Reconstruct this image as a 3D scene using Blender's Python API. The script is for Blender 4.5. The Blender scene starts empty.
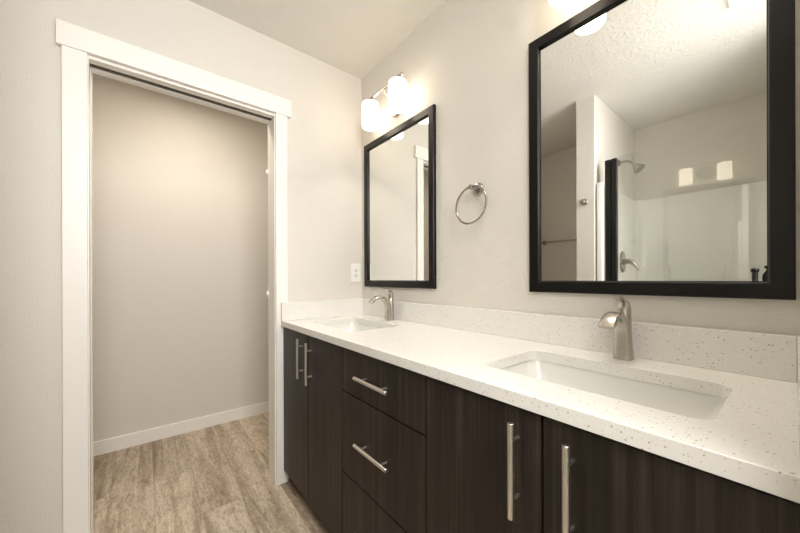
import bpy, bmesh, math, random
from mathutils import Vector, Matrix

C = bpy.context.scene.collection
scene = bpy.context.scene
PI = math.pi

# ---------------------------------------------------------------- camera
cam_data = bpy.data.cameras.new('camera')
cam = bpy.data.objects.new('camera', cam_data)
C.objects.link(cam)
cam_data.sensor_width = 36.0
cam_data.lens = 316.53 * 36.0 / 800.0
cam_data.shift_y = 12.55 / 800.0
cam_data.clip_start = 0.01
_r = Vector((0.626396, 0.779499, -0.003064))
_u = Vector((0.001633, 0.002619, 0.999995))
_f = Vector((-0.779503, 0.626398, -0.000367))
cam.matrix_world = Matrix(((_r.x, _u.x, -_f.x, 1.7827),
                           (_r.y, _u.y, -_f.y, -1.1115),
                           (_r.z, _u.z, -_f.z, 1.1256),
                           (0, 0, 0, 1)))
scene.camera = cam

# ---------------------------------------------------------------- world, lights, exposure
world = bpy.data.worlds.new('world')
scene.world = world
world.use_nodes = True
world.node_tree.nodes['Background'].inputs[0].default_value = (1.0, 0.95, 0.88, 1)
world.node_tree.nodes['Background'].inputs[1].default_value = 0.3


def area_light(name, loc, target, size, power, color):
    d = bpy.data.lights.new(name, 'AREA')
    d.shape = 'SQUARE'
    d.size = size
    d.energy = power
    d.color = color
    o = bpy.data.objects.new(name, d)
    C.objects.link(o)
    o.location = loc
    o.rotation_euler = (Vector(target) - Vector(loc)).to_track_quat('-Z', 'Y').to_euler()
    return o


SHADE_E = 3.0          # opal shades of the vanity lights
DOWN_W = 0.42           # light out of the open bottom of each shade
# unseen flash-like fills added behind the camera: one bounced off the ceiling, two direct
area_light('bounce_fill', (2.50, -0.55, 0.95), (2.50, -0.55, 2.44), 0.9, 17.0, (1.0, 0.99, 0.985))
area_light('entry_fill', (2.30, -1.00, 2.05), (0.3, -0.80, 1.15), 0.8, 10.5, (1.0, 0.99, 0.975)).data.spread = math.radians(135)
area_light('flash_fill', (2.04, -1.10, 1.60), (0.7, -1.20, 1.15), 0.4, 1.6, (1.0, 0.99, 0.975))
# ceiling lamp of the little room beyond the doorway
area_light('closet_lamp', (-0.42, -0.90, 2.42), (-0.42, -0.90, 0), 0.22, 4.3, (1.0, 0.89, 0.76))

scene.view_settings.view_transform = 'Standard'
scene.view_settings.look = 'None'
scene.view_settings.gamma = 1.0
scene.view_settings.exposure = 1.03
scene.view_settings.use_curve_mapping = False
scene.render.film_transparent = False
try:
    scene.cycles.caustics_reflective = False
    scene.cycles.max_bounces = 14
    scene.cycles.diffuse_bounces = 8
    scene.cycles.glossy_bounces = 8
    scene.cycles.transparent_max_bounces = 16
except Exception:
    pass


# ---------------------------------------------------------------- materials
def new_mat(name):
    m = bpy.data.materials.new(name)
    m.use_nodes = True
    nt = m.node_tree
    return m, nt, nt.nodes['Principled BSDF']


def simple(name, col, rough=0.5, metal=0.0, bump=0.0, bscale=100, coat=0.0, spec=0.5):
    m, nt, p = new_mat(name)
    p.inputs['Base Color'].default_value = (*col, 1)
    p.inputs['Roughness'].default_value = rough
    p.inputs['Metallic'].default_value = metal
    p.inputs['Coat Weight'].default_value = coat
    p.inputs['Specular IOR Level'].default_value = spec
    tc = nt.nodes.new('ShaderNodeTexCoord')
    n = nt.nodes.new('ShaderNodeTexNoise')
    n.inputs['Scale'].default_value = bscale
    n.inputs['Detail'].default_value = 3
    nt.links.new(tc.outputs['Object'], n.inputs['Vector'])
    if bump > 0:
        b = nt.nodes.new('ShaderNodeBump')
        b.inputs['Strength'].default_value = bump
        b.inputs['Distance'].default_value = 0.002
        nt.links.new(n.outputs['Fac'], b.inputs['Height'])
        nt.links.new(b.outputs['Normal'], p.inputs['Normal'])
    return m


def ramp(nt, stops):
    r = nt.nodes.new('ShaderNodeValToRGB')
    e = r.color_ramp.elements
    while len(e) < len(stops):
        e.new(0.5)
    for el, (pos, col) in zip(e, stops):
        el.position = pos
        el.color = (*col, 1)
    return r


def mat_textured_wall(name, col, scale, strength, thresh=None, rough=0.75):
    """painted drywall with a sprayed texture"""
    m, nt, p = new_mat(name)
    p.inputs['Roughness'].default_value = rough
    p.inputs['Base Color'].default_value = (*col, 1)
    tc = nt.nodes.new('ShaderNodeTexCoord')
    n = nt.nodes.new('ShaderNodeTexNoise')
    n.inputs['Scale'].default_value = scale
    n.inputs['Detail'].default_value = 2.5
    n.inputs['Roughness'].default_value = 0.5
    nt.links.new(tc.outputs['Object'], n.inputs['Vector'])
    b = nt.nodes.new('ShaderNodeBump')
    b.inputs['Strength'].default_value = strength
    b.inputs['Distance'].default_value = 0.004
    if thresh:
        r = ramp(nt, [(thresh, (0, 0, 0)), (thresh + 0.09, (1, 1, 1))])
        nt.links.new(n.outputs['Fac'], r.inputs['Fac'])
        nt.links.new(r.outputs['Color'], b.inputs['Height'])
    else:
        nt.links.new(n.outputs['Fac'], b.inputs['Height'])
    nt.links.new(b.outputs['Normal'], p.inputs['Normal'])
    return m


def mat_floor():
    m, nt, p = new_mat('weathered_plank_floor')
    L = nt.links.new
    tc = nt.nodes.new('ShaderNodeTexCoord')
    br = nt.nodes.new('ShaderNodeTexBrick')
    br.offset = 0.37
    br.inputs['Color1'].default_value = (0, 0, 0, 1)
    br.inputs['Color2'].default_value = (1, 1, 1, 1)
    br.inputs['Mortar'].default_value = (0.5, 0.5, 0.5, 1)
    br.inputs['Scale'].default_value = 1.0
    br.inputs['Mortar Size'].default_value = 0.0008
    br.inputs['Brick Width'].default_value = 1.22
    br.inputs['Row Height'].default_value = 0.18
    L(tc.outputs['Object'], br.inputs['Vector'])
    # every plank gets its own shift of the grain
    sh = nt.nodes.new('ShaderNodeVectorMath'); sh.operation = 'MULTIPLY_ADD'
    sh.inputs[1].default_value = (7.0, 3.0, 5.0)
    L(br.outputs['Color'], sh.inputs[0]); L(tc.outputs['Object'], sh.inputs[2])
    mp = nt.nodes.new('ShaderNodeMapping')
    mp.inputs['Scale'].default_value = (1.0, 13, 1)
    L(sh.outputs[0], mp.inputs['Vector'])
    g = nt.nodes.new('ShaderNodeTexNoise')
    g.inputs['Scale'].default_value = 1.0
    g.inputs['Detail'].default_value = 9
    g.inputs['Roughness'].default_value = 0.66
    g.inputs['Distortion'].default_value = 0.6
    L(mp.outputs[0], g.inputs['Vector'])
    mp2 = nt.nodes.new('ShaderNodeMapping')
    mp2.inputs['Scale'].default_value = (45, 130, 1)
    L(sh.outputs[0], mp2.inputs['Vector'])
    f = nt.nodes.new('ShaderNodeTexNoise')
    f.inputs['Scale'].default_value = 1.0
    f.inputs['Detail'].default_value = 7
    f.inputs['Roughness'].default_value = 0.75
    L(mp2.outputs[0], f.inputs['Vector'])
    r1 = ramp(nt, [(0.30, (0.22, 0.165, 0.118)), (0.42, (0.36, 0.290, 0.220)),
                   (0.54, (0.50, 0.425, 0.342)), (0.72, (0.62, 0.545, 0.455))])
    L(g.outputs['Fac'], r1.inputs['Fac'])
    r2 = ramp(nt, [(0.36, (0.60, 0.57, 0.53)), (0.47, (0.95, 0.945, 0.935)), (0.62, (1.15, 1.15, 1.14))])
    L(f.outputs['Fac'], r2.inputs['Fac'])
    mx = nt.nodes.new('ShaderNodeMix'); mx.data_type = 'RGBA'; mx.blend_type = 'MULTIPLY'
    mx.inputs[0].default_value = 1.0
    L(r1.outputs['Color'], mx.inputs[6]); L(r2.outputs['Color'], mx.inputs[7])
    # worn, sawn-looking blotches
    mp4 = nt.nodes.new('ShaderNodeMapping')
    mp4.inputs['Scale'].default_value = (9, 26, 1)
    L(sh.outputs[0], mp4.inputs['Vector'])
    h = nt.nodes.new('ShaderNodeTexNoise')
    h.inputs['Scale'].default_value = 1.0
    h.inputs['Detail'].default_value = 8
    h.inputs['Roughness'].default_value = 0.72
    h.inputs['Distortion'].default_value = 1.2
    L(mp4.outputs[0], h.inputs['Vector'])
    r4 = ramp(nt, [(0.34, (0.66, 0.635, 0.60)), (0.48, (0.98, 0.975, 0.965)), (0.64, (1.16, 1.16, 1.15))])
    L(h.outputs['Fac'], r4.inputs['Fac'])
    mx4 = nt.nodes.new('ShaderNodeMix'); mx4.data_type = 'RGBA'; mx4.blend_type = 'MULTIPLY'
    mx4.inputs[0].default_value = 1.0
    L(mx.outputs[2], mx4.inputs[6]); L(r4.outputs['Color'], mx4.inputs[7])
    mx = mx4
    # plank to plank tone and the dark joint
    r3 = ramp(nt, [(0.0, (0.92, 0.905, 0.875)), (1.0, (1.20, 1.19, 1.17))])
    L(br.outputs['Color'], r3.inputs['Fac'])
    mx2 = nt.nodes.new('ShaderNodeMix'); mx2.data_type = 'RGBA'; mx2.blend_type = 'MULTIPLY'
    mx2.inputs[0].default_value = 1.0
    L(mx.outputs[2], mx2.inputs[6]); L(r3.outputs['Color'], mx2.inputs[7])
    mx3 = nt.nodes.new('ShaderNodeMix'); mx3.data_type = 'RGBA'
    mx3.inputs[7].default_value = (0.27, 0.215, 0.16, 1)
    L(br.outputs['Fac'], mx3.inputs[0]); L(mx2.outputs[2], mx3.inputs[6])
    L(mx3.outputs[2], p.inputs['Base Color'])
    p.inputs['Roughness'].default_value = 0.5
    b = nt.nodes.new('ShaderNodeBump')
    b.inputs['Strength'].default_value = 0.15
    b.inputs['Distance'].default_value = 0.002
    L(f.outputs['Fac'], b.inputs['Height'])
    L(b.outputs['Normal'], p.inputs['Normal'])
    return m


def mat_quartz():
    m, nt, p = new_mat('speckled_white_quartz')
    L = nt.links.new
    tc = nt.nodes.new('ShaderNodeTexCoord')
    prev = None
    base = (0.75, 0.743, 0.715)
    specs = [(150, 0.20, 0.12, (0.40, 0.36, 0.31), 0.0), (105, 0.14, 0.13, (0.30, 0.265, 0.225), 3.1),
             (230, 0.24, 0.20, (0.60, 0.55, 0.47), 7.7), (190, 0.20, 0.06, (0.90, 0.89, 0.85), 5.3)]
    for sc, size, keep, col, off in specs:
        ad = nt.nodes.new('ShaderNodeVectorMath'); ad.operation = 'ADD'
        ad.inputs[1].default_value = (off, off * 0.7, off * 1.3)
        L(tc.outputs['Object'], ad.inputs[0])
        v = nt.nodes.new('ShaderNodeTexVoronoi')
        v.inputs['Scale'].default_value = sc
        L(ad.outputs[0], v.inputs['Vector'])
        lt = nt.nodes.new('ShaderNodeMath'); lt.operation = 'LESS_THAN'
        lt.inputs[1].default_value = size * 1.15
        L(v.outputs['Distance'], lt.inputs[0])
        sp = nt.nodes.new('ShaderNodeSeparateColor')
        L(v.outputs['Color'], sp.inputs[0])
        k = nt.nodes.new('ShaderNodeMath'); k.operation = 'LESS_THAN'
        k.inputs[1].default_value = keep * 1.2
        L(sp.outputs[0], k.inputs[0])
        mul = nt.nodes.new('ShaderNodeMath'); mul.operation = 'MULTIPLY'
        L(lt.outputs[0], mul.inputs[0]); L(k.outputs[0], mul.inputs[1])
        mx = nt.nodes.new('ShaderNodeMix'); mx.data_type = 'RGBA'
        L(mul.outputs[0], mx.inputs[0])
        if prev is None:
            mx.inputs[6].default_value = (*base, 1)
        else:
            L(prev, mx.inputs[6])
        mx.inputs[7].default_value = (*col, 1)
        prev = mx.outputs[2]
    L(prev, p.inputs['Base Color'])
    p.inputs['Roughness'].default_value = 0.22
    return m


def mat_cabinet():
    m, nt, p = new_mat('espresso_wood_laminate')
    L = nt.links.new
    tc = nt.nodes.new('ShaderNodeTexCoord')
    outs = []
    for sc, det in (((28, 28, 0.9), 6), ((150, 150, 2.2), 3)):
        mp = nt.nodes.new('ShaderNodeMapping')
        mp.inputs['Scale'].default_value = sc
        L(tc.outputs['Object'], mp.inputs['Vector'])
        n = nt.nodes.new('ShaderNodeTexNoise')
        n.inputs['Scale'].default_value = 1.0
        n.inputs['Detail'].default_value = det
        n.inputs['Roughness'].default_value = 0.6
        L(mp.outputs[0], n.inputs['Vector'])
        outs.append(n.outputs['Fac'])
    a = nt.nodes.new('ShaderNodeMath'); a.operation = 'MULTIPLY_ADD'
    a.inputs[1].default_value = 0.55
    L(outs[0], a.inputs[0])
    b = nt.nodes.new('ShaderNodeMath'); b.operation = 'MULTIPLY'
    b.inputs[1].default_value = 0.45
    L(outs[1], b.inputs[0]); L(b.outputs[0], a.inputs[2])
    r = ramp(nt, [(0.36, (0.0085, 0.0058, 0.0043)), (0.50, (0.0200, 0.0142, 0.0107)), (0.64, (0.045, 0.0335, 0.0255))])
    L(a.outputs[0], r.inputs['Fac'])
    L(r.outputs['Color'], p.inputs['Base Color'])
    p.inputs['Roughness'].default_value = 0.45
    p.inputs['Specular IOR Level'].default_value = 0.3
    bp = nt.nodes.new('ShaderNodeBump')
    bp.inputs['Strength'].default_value = 0.12
    bp.inputs['Distance'].default_value = 0.001
    L(a.outputs[0], bp.inputs['Height'])
    L(bp.outputs['Normal'], p.inputs['Normal'])
    return m


def mat_glass_pane():
    m = bpy.data.materials.new('clear_shower_glass')
    m.use_nodes = True
    nt = m.node_tree
    nt.nodes.remove(nt.nodes['Principled BSDF'])
    out = nt.nodes['Material Output']
    tr = nt.nodes.new('ShaderNodeBsdfTransparent')
    tr.inputs[0].default_value = (0.975, 0.985, 0.975, 1)
    gl = nt.nodes.new('ShaderNodeBsdfGlossy')
    gl.inputs['Roughness'].default_value = 0.0
    fr = nt.nodes.new('ShaderNodeFresnel')
    # both faces of the sheet reflect like an outer face
    geo = nt.nodes.new('ShaderNodeNewGeometry')
    ior = nt.nodes.new('ShaderNodeMapRange')
    ior.inputs['To Min'].default_value = 1.62
    ior.inputs['To Max'].default_value = 1.0 / 1.62
    nt.links.new(geo.outputs['Backfacing'], ior.inputs['Value'])
    nt.links.new(ior.outputs['Result'], fr.inputs['IOR'])
    mx = nt.nodes.new('ShaderNodeMixShader')
    nt.links.new(fr.outputs[0], mx.inputs[0])
    nt.links.new(tr.outputs[0], mx.inputs[1])
    nt.links.new(gl.outputs[0], mx.inputs[2])
    nt.links.new(mx.outputs[0], out.inputs[0])
    return m


def mat_mirror():
    m = bpy.data.materials.new('mirror_silver')
    m.use_nodes = True
    nt = m.node_tree
    nt.nodes.remove(nt.nodes['Principled BSDF'])
    gl = nt.nodes.new('ShaderNodeBsdfGlossy')
    gl.inputs['Roughness'].default_value = 0.0
    gl.inputs['Color'].default_value = (0.90, 0.91, 0.885, 1)
    nt.links.new(gl.outputs[0], nt.nodes['Material Output'].inputs[0])
    return m


def mat_shade():
    m, nt, p = new_mat('lit_opal_glass')
    p.inputs['Base Color'].default_value = (0.9, 0.88, 0.84, 1)
    p.inputs['Roughness'].default_value = 0.25
    p.inputs['Emission Color'].default_value = (1.0, 0.85, 0.66, 1)
    p.inputs['Emission Strength'].default_value = SHADE_E
    return m


WALL = (0.672, 0.644, 0.596)
M = {
    'wall': mat_textured_wall('greige_orange_peel_paint', WALL, 165, 0.4),
    'ceiling': mat_textured_wall('ceiling_knockdown_paint', (0.74, 0.720, 0.68), 60, 0.42, 0.50, 0.85),
    'trim': simple('white_trim_paint', (0.84, 0.825, 0.79), 0.35, bump=0.02, bscale=30),
    'floor': mat_floor(),
    'quartz': mat_quartz(),
    'cabinet': mat_cabinet(),
    'carcass': simple('dark_carcass_board', (0.004, 0.003, 0.0025), 0.8, spec=0.1, bump=0.05, bscale=60),
    'nickel': simple('brushed_nickel', (0.50, 0.47, 0.42), 0.26, 1.0, bump=0.015, bscale=300),
    'pull': simple('brushed_steel_pull', (0.72, 0.70, 0.66), 0.30, 1.0, bump=0.015, bscale=300),
    'satin': simple('satin_nickel', (0.40, 0.38, 0.345), 0.24, 1.0, bump=0.01, bscale=300),
    'chrome': simple('satin_chrome', (0.70, 0.67, 0.62), 0.16, 1.0),
    'porcelain': simple('white_porcelain', (0.74, 0.74, 0.715), 0.08, coat=0.4),
    'frame': simple('black_mirror_frame', (0.005, 0.0045, 0.004), 0.30, spec=0.3, bump=0.03, bscale=80),
    'mirror': mat_mirror(),
    'glass': mat_glass_pane(),
    'black': simple('black_powder_coat', (0.005, 0.005, 0.005), 0.35, spec=0.3),
    'acrylic': simple('glossy_white_acrylic', (0.84, 0.83, 0.795), 0.07, coat=0.5),
    'shade': mat_shade(),
    'plate': simple('white_plastic', (0.84, 0.83, 0.79), 0.3),
    'slot': simple('dark_slot', (0.05, 0.046, 0.04), 0.6),
    'track': simple('track_shadow_grey', (0.22, 0.20, 0.16), 0.7),
    'drain': simple('drain_chrome', (0.6, 0.58, 0.54), 0.2, 1.0),
}


# ---------------------------------------------------------------- mesh helpers
def add_box(bm, x0, x1, y0, y1, z0, z1, bevel=0.0, segs=2):
    v = [bm.verts.new(p) for p in ((x0, y0, z0), (x1, y0, z0), (x1, y1, z0), (x0, y1, z0),
                                   (x0, y0, z1), (x1, y0, z1), (x1, y1, z1), (x0, y1, z1))]
    fs = [bm.faces.new([v[i] for i in f]) for f in
          ((3, 2, 1, 0), (4, 5, 6, 7), (0, 1, 5, 4), (1, 2, 6, 5), (2, 3, 7, 6), (3, 0, 4, 7))]
    if bevel > 0:
        es = list({e for f in fs for e in f.edges})
        bmesh.ops.bevel(bm, geom=es, offset=bevel, segments=segs, affect='EDGES', profile=0.5)


def box(*a, bevel=0.0, segs=2):
    bm = bmesh.new()
    add_box(bm, *a, bevel=bevel, segs=segs)
    return bm


def add_loft(bm, loops, cap0=True, cap1=True, close=True):
    """loops: equal-length lists of points"""
    rings = [[bm.verts.new(p) for p in lp] for lp in loops]
    n = len(rings[0])
    for a, b in zip(rings, rings[1:]):
        for i in range(n if close else n - 1):
            j = (i + 1) % n
            bm.faces.new((a[i], a[j], b[j], b[i]))
    if cap0:
        bm.faces.new(list(reversed(rings[0])))
    if cap1:
        bm.faces.new(rings[-1])


def frame_dirs(d):
    d = Vector(d).normalized()
    up = Vector((0, 0, 1)) if abs(d.z) < 0.95 else Vector((1, 0, 0))
    a = d.cross(up).normalized()
    return a, d.cross(a).normalized()


def add_tube(bm, pts, r, segs=12, closed=False):
    pts = [Vector(p) for p in pts]
    n = len(pts)
    rs = r if isinstance(r, (list, tuple)) else [r] * n
    loops, a = [], None
    for i, p in enumerate(pts):
        if closed:
            t = (pts[(i + 1) % n] - pts[i - 1]).normalized()
        else:
            t = (pts[min(i + 1, n - 1)] - pts[max(i - 1, 0)]).normalized()
        if a is None:
            a, _ = frame_dirs(t)
        a = (a - t * a.dot(t)).normalized()
        b = t.cross(a)
        loops.append([p + (a * math.cos(k * 2 * PI / segs) + b * math.sin(k * 2 * PI / segs)) * rs[i]
                      for k in range(segs)])
    if closed:
        loops.append(loops[0])
        add_loft(bm, loops, False, False)
        bmesh.ops.remove_doubles(bm, verts=bm.verts, dist=1e-6)
    else:
        add_loft(bm, loops)


def add_lathe(bm, prof, origin=(0, 0, 0), axis=(0, 0, 1), segs=32, cap0=True, cap1=True):
    """prof: (radius, height along axis)"""
    o = Vector(origin); d = Vector(axis).normalized()
    a, b = frame_dirs(d)
    loops = [[o + d * h + (a * math.cos(k * 2 * PI / segs) + b * math.sin(k * 2 * PI / segs)) * max(r, 1e-4)
              for k in range(segs)] for r, h in prof]
    add_loft(bm, loops, cap0, cap1)


def rrect(cx, cy, w, h, r, z, n=6):
    pts = []
    for sx, sy, a0 in ((1, 1, 0), (-1, 1, PI / 2), (-1, -1, PI), (1, -1, 1.5 * PI)):
        for k in range(n + 1):
            a = a0 + k * PI / 2 / n
            pts.append((cx + sx * (w / 2 - r) + r * math.cos(a), cy + sy * (h / 2 - r) + r * math.sin(a), z))
    return pts


def add_prism(bm, outline, lo, hi, axis='z', holes=()):
    """extrude a 2D outline with holes along an axis"""
    def P(u, v, w):
        return {'z': (u, v, w), 'x': (w, u, v), 'y': (u, w, v)}[axis]
    es = []
    for lp in [outline, *holes]:
        vs = [bm.verts.new(P(u, v, lo)) for u, v in lp]
        es += [bm.edges.new((vs[i], vs[(i + 1) % len(vs)])) for i in range(len(vs))]
    r = bmesh.ops.triangle_fill(bm, edges=es, use_beauty=True, use_dissolve=True)
    fs = [g for g in r['geom'] if isinstance(g, bmesh.types.BMFace)]
    ex = bmesh.ops.extrude_face_region(bm, geom=fs)
    d = {'z': Vector((0, 0, hi - lo)), 'x': Vector((hi - lo, 0, 0)), 'y': Vector((0, hi - lo, 0))}[axis]
    bmesh.ops.translate(bm, vec=d, verts=[g for g in ex['geom'] if isinstance(g, bmesh.types.BMVert)])


def prism(*a, **k):
    bm = bmesh.new()
    add_prism(bm, *a, **k)
    return bm


def world_loc(o):
    v = Vector((0, 0, 0))
    while o is not None:
        v = v + o.location
        o = o.parent
    return v


def obj(name, bm, mat, parent=None, smooth=False, angle=35, origin=None):
    """link bm (in world coordinates) as one mesh object"""
    bmesh.ops.recalc_face_normals(bm, faces=bm.faces)
    off = world_loc(parent) if parent else Vector(origin or (0, 0, 0))
    bmesh.ops.translate(bm, vec=-off, verts=bm.verts)
    me = bpy.data.meshes.new(name)
    bm.to_mesh(me)
    bm.free()
    me.materials.append(mat)
    if smooth:
        me.polygons.foreach_set('use_smooth', [True] * len(me.polygons))
        me.set_sharp_from_angle(angle=math.radians(angle))
    o = bpy.data.objects.new(name, me)
    C.objects.link(o)
    if parent:
        o.parent = parent
    else:
        o.location = off
    return o


def tag(o, label, cat, group=None):
    o['label'] = label
    o['category'] = cat
    if group:
        o['group'] = group
    return o


def thing(name, label, cat, loc, group=None):
    o = bpy.data.objects.new(name, None)
    o.empty_display_size = 0.05
    C.objects.link(o)
    o.location = loc
    return tag(o, label, cat, group)


def struct(name, bm, mat, label, cat, parent=None):
    o = obj(name, bm, mat, parent)
    if parent is None:
        o['kind'] = 'structure'
        tag(o, label, cat)
    return o


# ================================================================ the room
CEIL = 2.44
# doorway wall x in [-0.115, 0]; opening y -1.29 .. -0.55
OY0, OY1, OZ = -1.312, -0.540, 2.100
struct('floor', box(-1.135, 2.87, -2.46, 0.12, -0.10, 0.0), M['floor'],
       'weathered beige wood-look plank floor', 'floor')
struct('ceiling', box(-1.135, 2.87, -2.46, 0.12, CEIL, CEIL + 0.1), M['ceiling'],
       'pale ceiling with knockdown texture', 'ceiling')
struct('wall_right', box(-1.024, 2.75, 0.0, 0.12, 0, CEIL), M['wall'],
       'long greige wall behind the mirrors and vanity', 'wall')
struct('wall_left', prism([(-2.25, 0), (OY0, 0), (OY0, OZ), (OY1, OZ), (OY1, 0), (0, 0), (0, CEIL), (-2.25, CEIL)],
                          -0.115, 0.0, 'x'), M['wall'],
       'greige wall with the white cased doorway in it', 'wall')
struct('wall_far', box(-1.135, -1.024, -2.25, 0.12, 0, CEIL), M['wall'],
       'beige wall seen through the open doorway', 'wall')
struct('wall_back', prism([(-1.135, -2.46), (2.87, -2.46), (2.87, -2.310), (0.84, -2.310), (0.84, -2.25), (-1.135, -2.25)],
                          0, CEIL, 'z'), M['wall'],
       'shaded wall behind the shower and the towel bar, seen in the mirror', 'wall')
struct('wall_partition', box(0.773, 0.892, -2.310, -1.399, 0, CEIL), M['wall'],
       'narrow partition wall beside the shower, seen in the large mirror', 'wall')
struct('wall_shower', box(1.805, 1.93, -2.310, -1.399, 0, CEIL), M['wall'],
       'wall closing the right side of the shower', 'wall')
struct('wall_entry', box(1.93, 2.75, -1.53, -1.399, 0, CEIL), M['wall'],
       'wall of the entry behind the camera', 'wall')
struct('wall_end', box(1.8075, 1.92, -0.60, 0.0, 0, CEIL), M['wall'],
       'wall stub at the near end of the vanity', 'wall')
struct('wall_near', box(2.75, 2.87, -2.310, 0.12, 0, CEIL), M['wall'],
       'wall behind the camera', 'wall')
struct('baseboard_far', box(-1.024, -1.010, -2.25, 0.0, 0, 0.090, bevel=0.003), M['trim'],
       'white baseboard along the wall beyond the doorway', 'baseboard')
struct('baseboard_left', box(0.0, 0.014, -2.25, -1.364, 0, 0.090, bevel=0.003), M['trim'],
       'white baseboard left of the doorway', 'baseboard')
struct('baseboard_back', box(0.014, 0.773, -2.25, -2.236, 0, 0.090, bevel=0.003), M['trim'],
       'white baseboard below the towel bar', 'baseboard')

# ---- the cased pocket doorway
door = bpy.data.objects.new('door_1', None)
C.objects.link(door)
door.location = (-0.05, -0.92, 0)
door['kind'] = 'structure'
tag(door, 'open pocket doorway with flat white casing and split white jambs', 'doorway')
obj('head_casing', box(0.0, 0.024, -1.3765, -0.4740, 2.032, 2.124, bevel=0.002), M['trim'], door)
for a, b in ((-1.3625, -1.2920), (-0.5570, -0.4950)):
    lg = box(0.0, 0.0175, a, b, 0, 2.032, bevel=0.0015)
    obj('side_casing', lg, M['trim'], door)
# head jamb: two strips with the track slot between them
bm = bmesh.new()
add_box(bm, -0.040, 0.0, OY0, OY1, 2.021, OZ, bevel=0.001)
obj('head_jamb', bm, M['trim'], door)
bm = bmesh.new()
add_box(bm, -0.117, -0.078, OY0, OY1, 2.021, OZ, bevel=0.001)
obj('head_jamb', bm, M['trim'], door)
bm = bmesh.new()
add_box(bm, -0.0775, -0.0405, OY0, OY1, 2.094, OZ)
add_box(bm, -0.0775, -0.0755, OY0, OY1, 2.026, 2.094)
add_box(bm, -0.0425, -0.0405, OY0, OY1, 2.026, 2.094)
obj('track_channel', bm, M['track'], door)
# pocket side: split jamb, the retracted door edge in the slot
obj('split_jamb', box(-0.040, 0.0, OY0, -1.2890, 0, 2.021, bevel=0.001), M['trim'], door)
obj('split_jamb', box(-0.117, -0.078, OY0, -1.2890, 0, 2.021, bevel=0.001), M['trim'], door)
obj('door_panel', box(-0.075, -0.043, OY0, -1.2960, 0.012, 2.022, bevel=0.001), M['trim'], door)
# latch side jamb and the little catches on it
obj('latch_jamb', box(-0.117, 0.0, -0.5605, OY1, 0, 2.021, bevel=0.001), M['trim'], door)
for z in (1.742, 1.047):
    bm = bmesh.new()
    add_box(bm, -0.1165, -0.100, -0.5630, -0.5605, z - 0.03, z + 0.03, bevel=0.001)
    add_box(bm, -0.116, -0.104, -0.573, -0.563, z - 0.012, z + 0.012, bevel=0.002)
    obj('catch', bm, M['plate'], door)

# ================================================================ vanity
CF = -0.534            # counter front edge
DF = -0.521            # front plane of doors and drawers
S1, S2 = 0.370, 1.482  # sink centres
SY = -0.284
top = thing('vanity_countertop', 'long white speckled quartz counter with backsplash spanning both sinks', 'countertop', (0.9, -0.27, 0.869))
holes = [[(p[0], p[1]) for p in rrect(s, SY, 0.442, 0.272, 0.032, 0)] for s in (S1, S2)]
bm = prism([(0.001, -0.001), (0.001, -0.4940), (0.0185, -0.4940), (0.0185, CF), (1.806, CF), (1.806, -0.001)],
           0.869, 0.8985, 'z', holes=holes)
slab = obj('slab', bm, M['quartz'], top)
bv = slab.modifiers.new('eased_edge', 'BEVEL')
bv.width = 0.002; bv.segments = 2; bv.limit_method = 'ANGLE'; bv.angle_limit = math.radians(60)
obj('backsplash', box(0.0365, 1.7865, -0.020, -0.001, 0.8990, 0.999, bevel=0.0012), M['quartz'], top)
bm = prism([(0.001, -0.001), (0.001, -0.4940), (0.0185, -0.4940), (0.0185, CF), (0.0362, CF), (0.0362, -0.001)],
           0.8990, 0.999, 'z')
obj('side_splash', bm, M['quartz'], top)
obj('side_splash', box(1.787, 1.806, CF, -0.001, 0.8990, 0.999, bevel=0.0012), M['quartz'], top)


def bar_handle(parent, c, length, vertical, name='handle'):
    """brushed bar pull: a bar on two posts, c on the door face"""
    bm = bmesh.new()
    h = length / 2
    d = Vector((0, 0, 1)) if vertical else Vector((1, 0, 0))
    c = Vector(c)
    o = Vector((0, -0.0265, 0))
    add_tube(bm, [c + o - d * h, c + o - d * (h - 0.0008), c + o + d * (h - 0.0008), c + o + d * h],
             [0.0058, 0.0066, 0.0066, 0.0058], 16)
    for s in (-1, 1):
        q = c + d * s * (h - 0.036)
        add_tube(bm, [q, q + o], 0.0042, 12)
    return obj(name, bm, M['pull'], parent, smooth=True)


def cabinet_carcass(x0, x1, parent):
    t = 0.016
    bm = bmesh.new()
    for a, b in ((x0, x0 + t), (x1 - t, x1)):
        add_box(bm, a, b, DF + 0.022, -0.004, 0.085, 0.8685)
    add_box(bm, x0 + t, x1 - t, DF + 0.022, -0.004, 0.085, 0.101)
    add_box(bm, x0 + t, x1 - t, -0.012, -0.004, 0.101, 0.8685)
    add_box(bm, x0, x1, DF + 0.075, DF + 0.090, 0.0005, 0.085)       # toe kick
    add_box(bm, x0 + t, x1 - t, DF + 0.022, DF + 0.038, 0.845, 0.8685)
    obj('carcass', bm, M['carcass'], parent)


def front(name, x0, x1, z0, z1, parent):
    return obj(name, box(x0, x1, DF, DF + 0.019, z0, z1, bevel=0.0012), M['cabinet'], parent)


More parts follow.
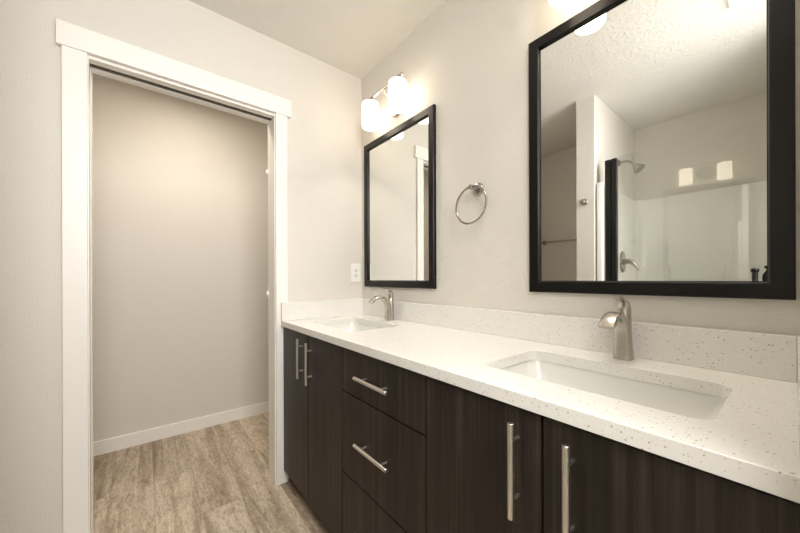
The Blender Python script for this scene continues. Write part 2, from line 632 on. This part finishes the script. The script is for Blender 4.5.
ZB, ZT = 0.078, 0.861
cl = thing('vanity_cabinet', 'dark wood two-door vanity cabinet beside the doorway, below the far sink', 'cabinet', (0.35, -0.27, 0))
cabinet_carcass(0.0205, 0.6865, cl)
d = front('cabinet_door', 0.0205, 0.3597, ZB, ZT, cl); bar_handle(d, (0.298, DF, 0.745), 0.190, True)
d = front('cabinet_door', 0.3643, 0.6850, ZB, ZT, cl); bar_handle(d, (0.402, DF, 0.741), 0.190, True)
cm = thing('drawer_cabinet', 'dark wood bank of three stacked drawers in the middle of the vanity', 'cabinet', (0.914, -0.27, 0))
cabinet_carcass(0.6875, 1.1565, cm)
for z0, z1, hz in ((0.7010, ZT, 0.781), (0.3895, 0.6960, 0.547), (ZB, 0.3845, 0.235)):
    d = front('drawer', 0.6895, 1.1555, z0, z1, cm)
    bar_handle(d, (0.918, DF, hz), 0.190, False)
cr = thing('vanity_cabinet', 'dark wood two-door vanity cabinet nearest the camera, below the near sink', 'cabinet', (1.475, -0.27, 0))
cabinet_carcass(1.1575, 1.8055, cr)
d = front('cabinet_door', 1.1595, 1.4782, ZB, ZT, cr); bar_handle(d, (1.430, DF, 0.744), 0.190, True)
d = front('cabinet_door', 1.4828, 1.8050, ZB, ZT, cr); bar_handle(d, (1.536, DF, 0.743), 0.190, True)


def make_sink(cx, label):
    t = thing('undermount_sink', label, 'sink', (cx, SY, 0.735), 'undermount sinks')
    W, H = 0.454, 0.284
    prof = [(0.020, 0.0, 0.8685, 0.045), (0.0, 0.0, 0.8685, 0.040), (-0.004, 0, 0.862, 0.040), (-0.010, 0, 0.845, 0.042), (-0.045, 0, 0.775, 0.05),
            (-0.062, 0, 0.758, 0.055), (-0.10, 0, 0.751, 0.055), (-0.19, 0, 0.748, 0.03)]
    loops = [rrect(cx, SY, W + a * 1.0, H + a * 1.0, r, z, 8) for a, _, z, r in prof]
    outer = [rrect(cx, SY, W + 0.012 + a, H + 0.012 + a, 0.05, z, 8) for a, z in
             ((-0.16, 0.738), (-0.05, 0.745), (-0.025, 0.775), (0.004, 0.8525), (0.010, 0.8545))]
    bm = bmesh.new()
    add_loft(bm, list(reversed(outer)) and (loops[::-1] + [rrect(cx, SY, W + 0.020, H + 0.020, 0.045, 0.8545, 8)] + outer[::-1]), True, True)
    obj('basin', bm, M['porcelain'], t, smooth=True, angle=50)
    bm = bmesh.new()
    add_lathe(bm, [(0.022, 0.0), (0.022, 0.002), (0.019, 0.0035), (0.008, 0.003), (0.0, 0.0028)], (cx, SY, 0.7482), segs=28)
    obj('drain', bm, M['drain'], t, smooth=True)


make_sink(S1, 'white undermount sink near the doorway, below the far mirror')
make_sink(S2, 'white rectangular undermount sink nearest the camera, below the large mirror')


def make_faucet(cx, label):
    by = -0.058
    t = thing('faucet', label, 'faucet', (cx, by, 0.8985), 'vanity faucets')
    W = lambda p: Vector((cx, by, 0.8987)) + Vector(p)

    def oval(y, z, a, b, n=24, tilt=0.0):
        # ellipse in a plane tilted about x by tilt
        r = []
        for k in range(n):
            q = k * 2 * PI / n
            u, v = a * math.cos(q), b * math.sin(q)
            r.append(W((u, y + v * math.cos(tilt), z + v * math.sin(tilt))))
        return r
    # body column
    bm = bmesh.new()
    add_loft(bm, [oval(0.006, z, a, b) for z, a, b in
                  ((0, .0235, .0195), (.006, .0235, .0195), (.012, .0225, .0185), (.05, .0195, .0165), (.09, .0178, .0155), (.118, .0172, .015),
                   (.121, .0160, .0140))])
    obj('body', bm, M['nickel'], t, smooth=True)
    # spout: flat ribbon rising from the front of the body, arching over
    path = [(-.010, .0, .0215, .0150), (-.010, .03, .0195, .0140), (-.011, .06, .0180, .0130), (-.016, .085, .0172, .0120),
            (-.028, .106, .0170, .0110), (-.046, .121, .0172, .0100), (-.068, .128, .0178, .0090), (-.090, .126, .0185, .0085),
            (-.108, .118, .0192, .0080), (-.121, .107, .0198, .0078), (-.127, .100, .0200, .0076)]
    loops = []
    for i, (y, z, hw, ht) in enumerate(path):
        a = path[max(i - 1, 0)]; b = path[min(i + 1, len(path) - 1)]
        d = Vector((0, b[0] - a[0], b[1] - a[1])).normalized()
        nrm = Vector((0, d.z, -d.y))
        lp = []
        for k in range(24):
            q = k * 2 * PI / 24
            c_, s_ = math.cos(q), math.sin(q)
            e = 0.6
            u = hw * math.copysign(abs(c_) ** e, c_); v = ht * math.copysign(abs(s_) ** e, s_)
            lp.append(W((0, y, z)) + Vector((u, 0, 0)) + nrm * v)
        loops.append(lp)
    bm = bmesh.new()
    add_loft(bm, loops)
    obj('spout', bm, M['nickel'], t, smooth=True, angle=50)
    # lever handle: collar on the body, hood sweeping up and forward
    path = [(.008, .122, .0168, .0145), (.008, .136, .0168, .0142), (.006, .148, .0162, .0118), (-.002, .1585, .0150, .0080),
            (-.014, .1655, .0132, .0052), (-.030, .1710, .0115, .0038), (-.046, .1745, .0098, .0030), (-.054, .1755, .0080, .0024)]
    loops = []
    for i, (y, z, hw, ht) in enumerate(path):
        a = path[max(i - 1, 0)]; b = path[min(i + 1, len(path) - 1)]
        d = Vector((0, b[0] - a[0], b[1] - a[1])).normalized()
        nrm = Vector((0, d.z, -d.y))
        loops.append([W((0, y, z)) + Vector((hw * math.cos(k * PI / 10), 0, 0)) + nrm * ht * math.sin(k * PI / 10) for k in range(20)])
    bm = bmesh.new()
    add_loft(bm, loops)
    obj('lever_handle', bm, M['nickel'], t, smooth=True, angle=50)


make_faucet(0.381, 'brushed nickel single-lever faucet in the far corner, below the far mirror')
make_faucet(1.480, 'brushed nickel single-lever faucet nearest the camera, below the large mirror')


# ================================================================ mirrors
def make_mirror(x0, x1, z0, z1, label, w=0.038):
    t = thing('wall_mirror', label, 'mirror', ((x0 + x1) / 2, 0, z0), 'framed mirrors')
    prof = [(0, -0.001), (0, -0.0165), (0.003, -0.0195), (w - 0.003, -0.0195), (w - 0.0008, -0.0180), (w, -0.0150), (w, -0.004), (w, -0.001)]
    bm = bmesh.new()
    loops = [[(x0 + d, y, z0 + d), (x1 - d, y, z0 + d), (x1 - d, y, z1 - d), (x0 + d, y, z1 - d)] for d, y in prof]
    add_loft(bm, loops + [loops[0]], False, False)
    bmesh.ops.remove_doubles(bm, verts=bm.verts, dist=1e-6)
    obj('frame', bm, M['frame'], t)
    # silvered pane with a narrow bevelled border
    bm = bmesh.new()
    a, b = w + 0.0004, w + 0.0030
    lp = lambda d, y: [(x0 + d, y, z0 + d), (x1 - d, y, z0 + d), (x1 - d, y, z1 - d), (x0 + d, y, z1 - d)]
    add_loft(bm, [lp(a, -0.002), lp(a, -0.0072), lp(b, -0.0080)])
    obj('mirror_glass', bm, M['mirror'], t)


make_mirror(0.0560, 0.6860, 1.0770, 1.9770, 'black framed mirror beside the corner, above the far sink')
make_mirror(1.1755, 1.7855, 1.0770, 1.9845, 'black framed mirror nearest the camera, above the near sink, reflecting the shower')


# ================================================================ vanity lights
def make_vanity_light(cx, label):
    y = -0.100
    t = thing('vanity_light', label, 'light fixture', (cx, 0, 2.10), 'vanity lights')
    bm = bmesh.new()
    add_lathe(bm, [(0.058, 0.001), (0.060, 0.004), (0.060, 0.014), (0.056, 0.020), (0.0, 0.0215)], (cx, 0, 2.100), (0, -1, 0), 40)
    obj('back_plate', bm, M['nickel'], t, smooth=True)
    bm = bmesh.new()
    add_box(bm, cx - 0.165, cx + 0.165, y - 0.007, y + 0.007, 2.158, 2.167, bevel=0.0015)
    obj('cross_bar', bm, M['nickel'], t)
    bm = bmesh.new()
    add_tube(bm, [(cx, -0.020, 2.118), (cx, -0.060, 2.130), (cx, -0.088, 2.146), (cx, y, 2.160)], 0.0065, 12)
    obj('arm', bm, M['nickel'], t, smooth=True)
    for s in (-1, 1):
        x = cx + s * 0.127
        bm = bmesh.new()
        R = 0.0475
        prof = [(0.0, 2.1385), (0.020, 2.1385), (R - 0.008, 2.1378), (R - 0.003, 2.1358), (R, 2.131), (R, 2.003), (R - 0.002, 1.998),
                (R - 0.007, 1.9955), (R - 0.015, 1.9945), (0.0, 1.994)]
        add_lathe(bm, [(r, z) for r, z in prof], (x, y, 0), segs=36)
        sh = obj('shade', bm, M['shade'], t, smooth=True, angle=50)
        dl = bpy.data.lights.new('shade_light', 'AREA')
        dl.shape = 'DISK'; dl.size = 0.07; dl.energy = DOWN_W; dl.spread = math.radians(105); dl.color = (1.0, 0.90, 0.76)
        lo = bpy.data.objects.new('shade_light', dl)
        C.objects.link(lo); lo.parent = t; lo.location = (x - cx, y, 1.9925 - 2.10)
        bm = bmesh.new()
        add_lathe(bm, [(0.020, 2.1386), (0.022, 2.144), (0.013, 2.152), (0.010, 2.1585)], (x, y, 0), segs=24)
        obj('socket_cap', bm, M['nickel'], sh, smooth=True)


make_vanity_light(0.383, 'two-shade brushed nickel vanity light above the far mirror')
make_vanity_light(1.470, 'two-shade vanity light above the large near mirror, cut off by the picture edge')

# ================================================================ wall accessories
t = thing('towel_ring', 'round brushed nickel towel ring on the wall between the two mirrors', 'towel ring', (0.940, 0, 1.508))
bm = bmesh.new()
add_lathe(bm, [(0.024, 0.001), (0.0255, 0.003), (0.0255, 0.009), (0.022, 0.013), (0.011, 0.016), (0.0095, 0.030), (0.0105, 0.042),
               (0.0105, 0.058), (0.0085, 0.061), (0.0, 0.0615)], (0.940, 0, 1.508), (0, -1, 0), 28)
obj('post', bm, M['satin'], t, smooth=True)
bm = bmesh.new()
add_tube(bm, [(0.940 + 0.078 * math.sin(a), -0.050 - 0.012 * (1 - math.cos(a)) / 2, 1.508 - 0.075 + 0.078 * math.cos(a))
              for a in [k * 2 * PI / 48 for k in range(48)]], 0.0047, 10, closed=True)
obj('ring', bm, M['satin'], t, smooth=True)

t = thing('wall_outlet', 'white electrical outlet on the doorway wall above the side splash', 'outlet', (0, -0.0495, 1.166))
obj('cover_plate', box(0.0005, 0.006, -0.0845, -0.0145, 1.107, 1.225, bevel=0.002), M['plate'], t)
rc = obj('receptacle', box(0.006, 0.0078, -0.0660, -0.0330, 1.1325, 1.1995, bevel=0.0007), M['plate'], t)
bm = bmesh.new()
for z in (1.150, 1.182):
    for yy, h in ((-0.0560, 0.008), (-0.0430, 0.0065)):
        add_box(bm, 0.0078, 0.0082, yy - 0.0018, yy + 0.0018, z - h / 2 + 0.002, z + h / 2 + 0.002)
    add_tube(bm, [(0.0078, -0.0495, z - 0.008), (0.0082, -0.0495, z - 0.008)], 0.0034, 10)
obj('slots', bm, M['slot'], rc)

# ---------------------------------------------------------------- what the large mirror shows
t = thing('shower_surround', 'glossy white acrylic shower surround with corner ledges, seen in the large mirror', 'shower surround', (1.355, -2.30, 0.0))
# U-shaped panel with rounded inside corners, front flange, top at 1.81
def u_path(in_off, r, n=8):
    xl, xr, yb, yf = 0.900 + in_off, 1.811 - in_off, -2.334 + in_off, -1.470
    pts = [(xl, yf)]
    for k in range(n + 1):
        a = PI + k * PI / 2 / n
        pts.append((xl + r + r * math.cos(a), yb + r + r * math.sin(a)))
    for k in range(n + 1):
        a = 1.5 * PI + k * PI / 2 / n
        pts.append((xr - r + r * math.cos(a), yb + r + r * math.sin(a)))
    pts.append((xr, yf))
    return pts
inner = u_path(0.028, 0.085); outer = u_path(0.0005, 0.100)
bm = bmesh.new()
rows = []
for pts, z in ((outer, 0.0605), (outer, 1.800), (u_path(0.006, 0.100), 1.808), (u_path(0.018, 0.092), 1.806), (inner, 1.792), (inner, 0.0605)):
    rows.append([(x, y, z) for x, y in pts])
add_loft(bm, rows + [rows[0]], False, False, close=False)
bmesh.ops.remove_doubles(bm, verts=bm.verts, dist=1e-6)
bmesh.ops.holes_fill(bm, edges=[e for e in bm.edges if e.is_boundary], sides=0)
obj('wall_panel', bm, M['acrylic'], t, smooth=True, angle=40)
bm = bmesh.new(); add_box(bm, 0.9080, 0.950, -1.470, -1.4345, 0.0605, 1.806, bevel=0.010, segs=4)
obj('front_flange', bm, M['acrylic'], t, smooth=True)
bm = bmesh.new(); add_box(bm, 1.776, 1.8115, -1.470, -1.4345, 0.0605, 1.806, bevel=0.010, segs=4)
obj('front_flange', bm, M['acrylic'], t, smooth=True)
for x0, x1 in ((0.9285, 1.15), (1.47, 1.7865)):
    bm = bmesh.new()
    add_box(bm, x0, x1, -2.3055, -2.285, 0.07, 1.225, bevel=0.009, segs=3)
    obj('corner_ledge', bm, M['acrylic'], t, smooth=True)
bm = bmesh.new()
outline = [(0.9005, -2.334), (1.8115, -2.334), (1.8115, -1.4155), (0.9005, -1.4155)]
add_prism(bm, outline, 0.0005, 0.030, 'z')
for a in ((0.9005, 1.8115, -1.505, -1.4155), (0.9005, 1.8115, -2.334, -2.306), (0.9005, 0.9285, -2.306, -1.505), (1.7835, 1.8115, -2.306, -1.505)):
    add_box(bm, *a, 0.030, 0.060)
o = obj('shower_pan', bm, M['acrylic'])
tag(o, 'white shower base behind the glass shower door', 'shower base')

# glass door, standing a few degrees into the shower, hinged on the black post
t = thing('shower_door', 'clear glass shower door with black hinge post and black handle', 'shower door', (0.955, -1.468, 0.0))
obj('wall_profile', box(0.957, 0.990, -1.486, -1.450, 0.0605, 1.953, bevel=0.002), M['black'], t)
obj('hinge_profile', box(0.9905, 1.026, -1.492, -1.456, 0.0705, 1.958, bevel=0.006), M['black'], t)
AJAR = math.radians(4.0)
hx, hy = 1.022, -1.474
def swing(bm):
    bmesh.ops.rotate(bm, cent=(hx, hy, 0), matrix=Matrix.Rotation(-AJAR, 3, 'Z'), verts=bm.verts)
    return bm
bm = box(1.025, 1.760, hy - 0.004, hy + 0.004, 0.075, 1.963, bevel=0.0008)
obj('glass_panel', swing(bm), M['glass'], t)
for side in (1, -1):
    bm = bmesh.new()
    x, y0 = 1.658, hy + side * 0.004
    yy = y0 + side * 0.045
    # vertical grip with a flared cap, on two posts
    add_lathe(bm, [(0.010, 0.86), (0.016, 0.865), (0.016, 0.875), (0.0105, 0.885), (0.0105, 1.155), (0.0150, 1.161), (0.0165, 1.168), (0.013, 1.176), (0.0, 1.178)],
              (x, yy, 0), segs=20)
    for z in (0.93, 1.11):
        add_tube(bm, [(x, y0, z), (x, yy, z)], 0.009, 12)
    obj('handle', swing(bm), M['black'], t, smooth=True)
bm = bmesh.new()
add_lathe(bm, [(0.004, 1.085), (0.016, 1.092), (0.0225, 1.108), (0.0240, 1.126), (0.0215, 1.144), (0.013, 1.158), (0.009, 1.166), (0.009, 1.172),
               (0.016, 1.178), (0.0165, 1.186), (0.011, 1.191), (0.0, 1.192)], (1.706, hy + 0.040, 0), segs=24)
add_tube(bm, [(1.706, hy + 0.004, 1.126), (1.706, hy + 0.040, 1.126)], 0.009, 12)
obj('knob', swing(bm), M['black'], t, smooth=True)

t = thing('shower_sprayer', 'brushed nickel shower head on a bent arm, seen in the large mirror', 'shower head', (0.928, -1.93, 2.05))
bm = bmesh.new()
add_lathe(bm, [(0.027, 0.001), (0.027, 0.004), (0.020, 0.009), (0.009, 0.012)], (0.899, -1.93, 2.05), (1, 0, 0), 24)
obj('flange', bm, M['satin'], t, smooth=True)
bm = bmesh.new()
add_tube(bm, [(0.905, -1.93, 2.05), (0.935, -1.93, 2.052), (0.958, -1.93, 2.048), (0.978, -1.93, 2.036), (1.000, -1.93, 2.012)], 0.0085, 12)
obj('arm', bm, M['satin'], t, smooth=True)
bm = bmesh.new()
ax = Vector((0.62, 0, -0.78)).normalized()
add_lathe(bm, [(0.010, -0.006), (0.013, 0.004), (0.013, 0.012), (0.018, 0.020), (0.032, 0.042), (0.041, 0.058), (0.042, 0.066), (0.038, 0.070), (0.0, 0.071)],
          Vector((0.998, -1.93, 2.014)), ax, 28)
obj('spray_head', bm, M['satin'], t, smooth=True)

t = thing('shower_valve', 'brushed nickel shower valve with oval plate and curved lever', 'shower valve', (0.93, -1.905, 1.24))
bm = bmesh.new()
n = 32
add_loft(bm, [[(x, -1.905 + a * math.cos(k * 2 * PI / n), 1.243 + b * math.sin(k * 2 * PI / n)) for k in range(n)]
              for x, a, b in ((0.9285, 0.058, 0.084), (0.932, 0.060, 0.086), (0.938, 0.054, 0.080), (0.941, 0.030, 0.045))])
obj('escutcheon', bm, M['satin'], t, smooth=True)
bm = bmesh.new()
add_tube(bm, [(0.940, -1.905, 1.240), (0.965, -1.905, 1.246), (0.992, -1.905, 1.240), (1.012, -1.905, 1.222), (1.028, -1.905, 1.195), (1.036, -1.905, 1.172)],
         [0.024, 0.022, 0.019, 0.015, 0.011, 0.008], 16)
obj('lever', bm, M['satin'], t, smooth=True)

t = thing('robe_hook', 'small nickel robe hook on the partition wall beside the shower', 'hook', (0.834, -1.414, 1.667))
bm = bmesh.new()
add_lathe(bm, [(0.024, 0.0005), (0.025, 0.004), (0.021, 0.010), (0.009, 0.014), (0.008, 0.030)], (0.834, -1.414, 1.667), (0, 1, 0), 24)
obj('base', bm, M['satin'], t, smooth=True)
bm = bmesh.new()
add_lathe(bm, [(0.008, 0.029), (0.014, 0.034), (0.016, 0.042), (0.012, 0.049), (0.0, 0.051)], (0.834, -1.414, 1.667), (0, 1, 0), 24)
obj('knob', bm, M['satin'], t, smooth=True)

t = thing('towel_bar', 'thin nickel towel bar on the shaded wall, at the left of the large mirror', 'towel bar', (0.41, -2.28, 1.49))
bm = bmesh.new()
add_tube(bm, [(0.105, -2.222, 1.492), (0.715, -2.222, 1.492)], 0.0075, 12)
obj('bar', bm, M['satin'], t, smooth=True)
for x in (0.112, 0.708):
    bm = bmesh.new()
    add_lathe(bm, [(0.024, 0.0005), (0.025, 0.004), (0.021, 0.010), (0.012, 0.014), (0.0115, 0.064), (0.008, 0.070), (0.0, 0.071)],
              (x, -2.28, 1.492), (0, 1, 0), 24)
    obj('post', bm, M['satin'], t, smooth=True)

# the shower wall stands a little nearer than first laid out
for o in C.objects:
    if o.parent is None and o.name in ('shower_surround', 'shower_pan', 'shower_door', 'shower_sprayer', 'shower_valve', 'robe_hook', 'towel_bar'):
        o.location += Vector((-0.007, {'towel_bar': 0.030, 'robe_hook': 0.015}.get(o.name, 0.0245),
                              {'robe_hook': 0.013, 'towel_bar': 0.014, 'shower_valve': 0.014, 'shower_sprayer': 0.012}.get(o.name, 0.0)))

t = thing('exhaust_fan', 'square white fan cover on the ceiling, at the top right of the large mirror', 'fan', (1.73, -1.0, CEIL))
bm = bmesh.new()
add_loft(bm, [rrect(1.722, -0.983, s, s, 0.008, z, 4) for s, z in ((0.276, CEIL - 0.0005), (0.276, CEIL - 0.004), (0.262, CEIL - 0.010), (0.10, CEIL - 0.012))])
obj('cover', bm, M['plate'], t)
bm = bmesh.new()
for k in range(7):
    add_box(bm, 1.644 + k * 0.024, 1.656 + k * 0.024, -1.073, -0.893, CEIL - 0.0155, CEIL - 0.0105)
obj('louvres', bm, M['plate'], t)
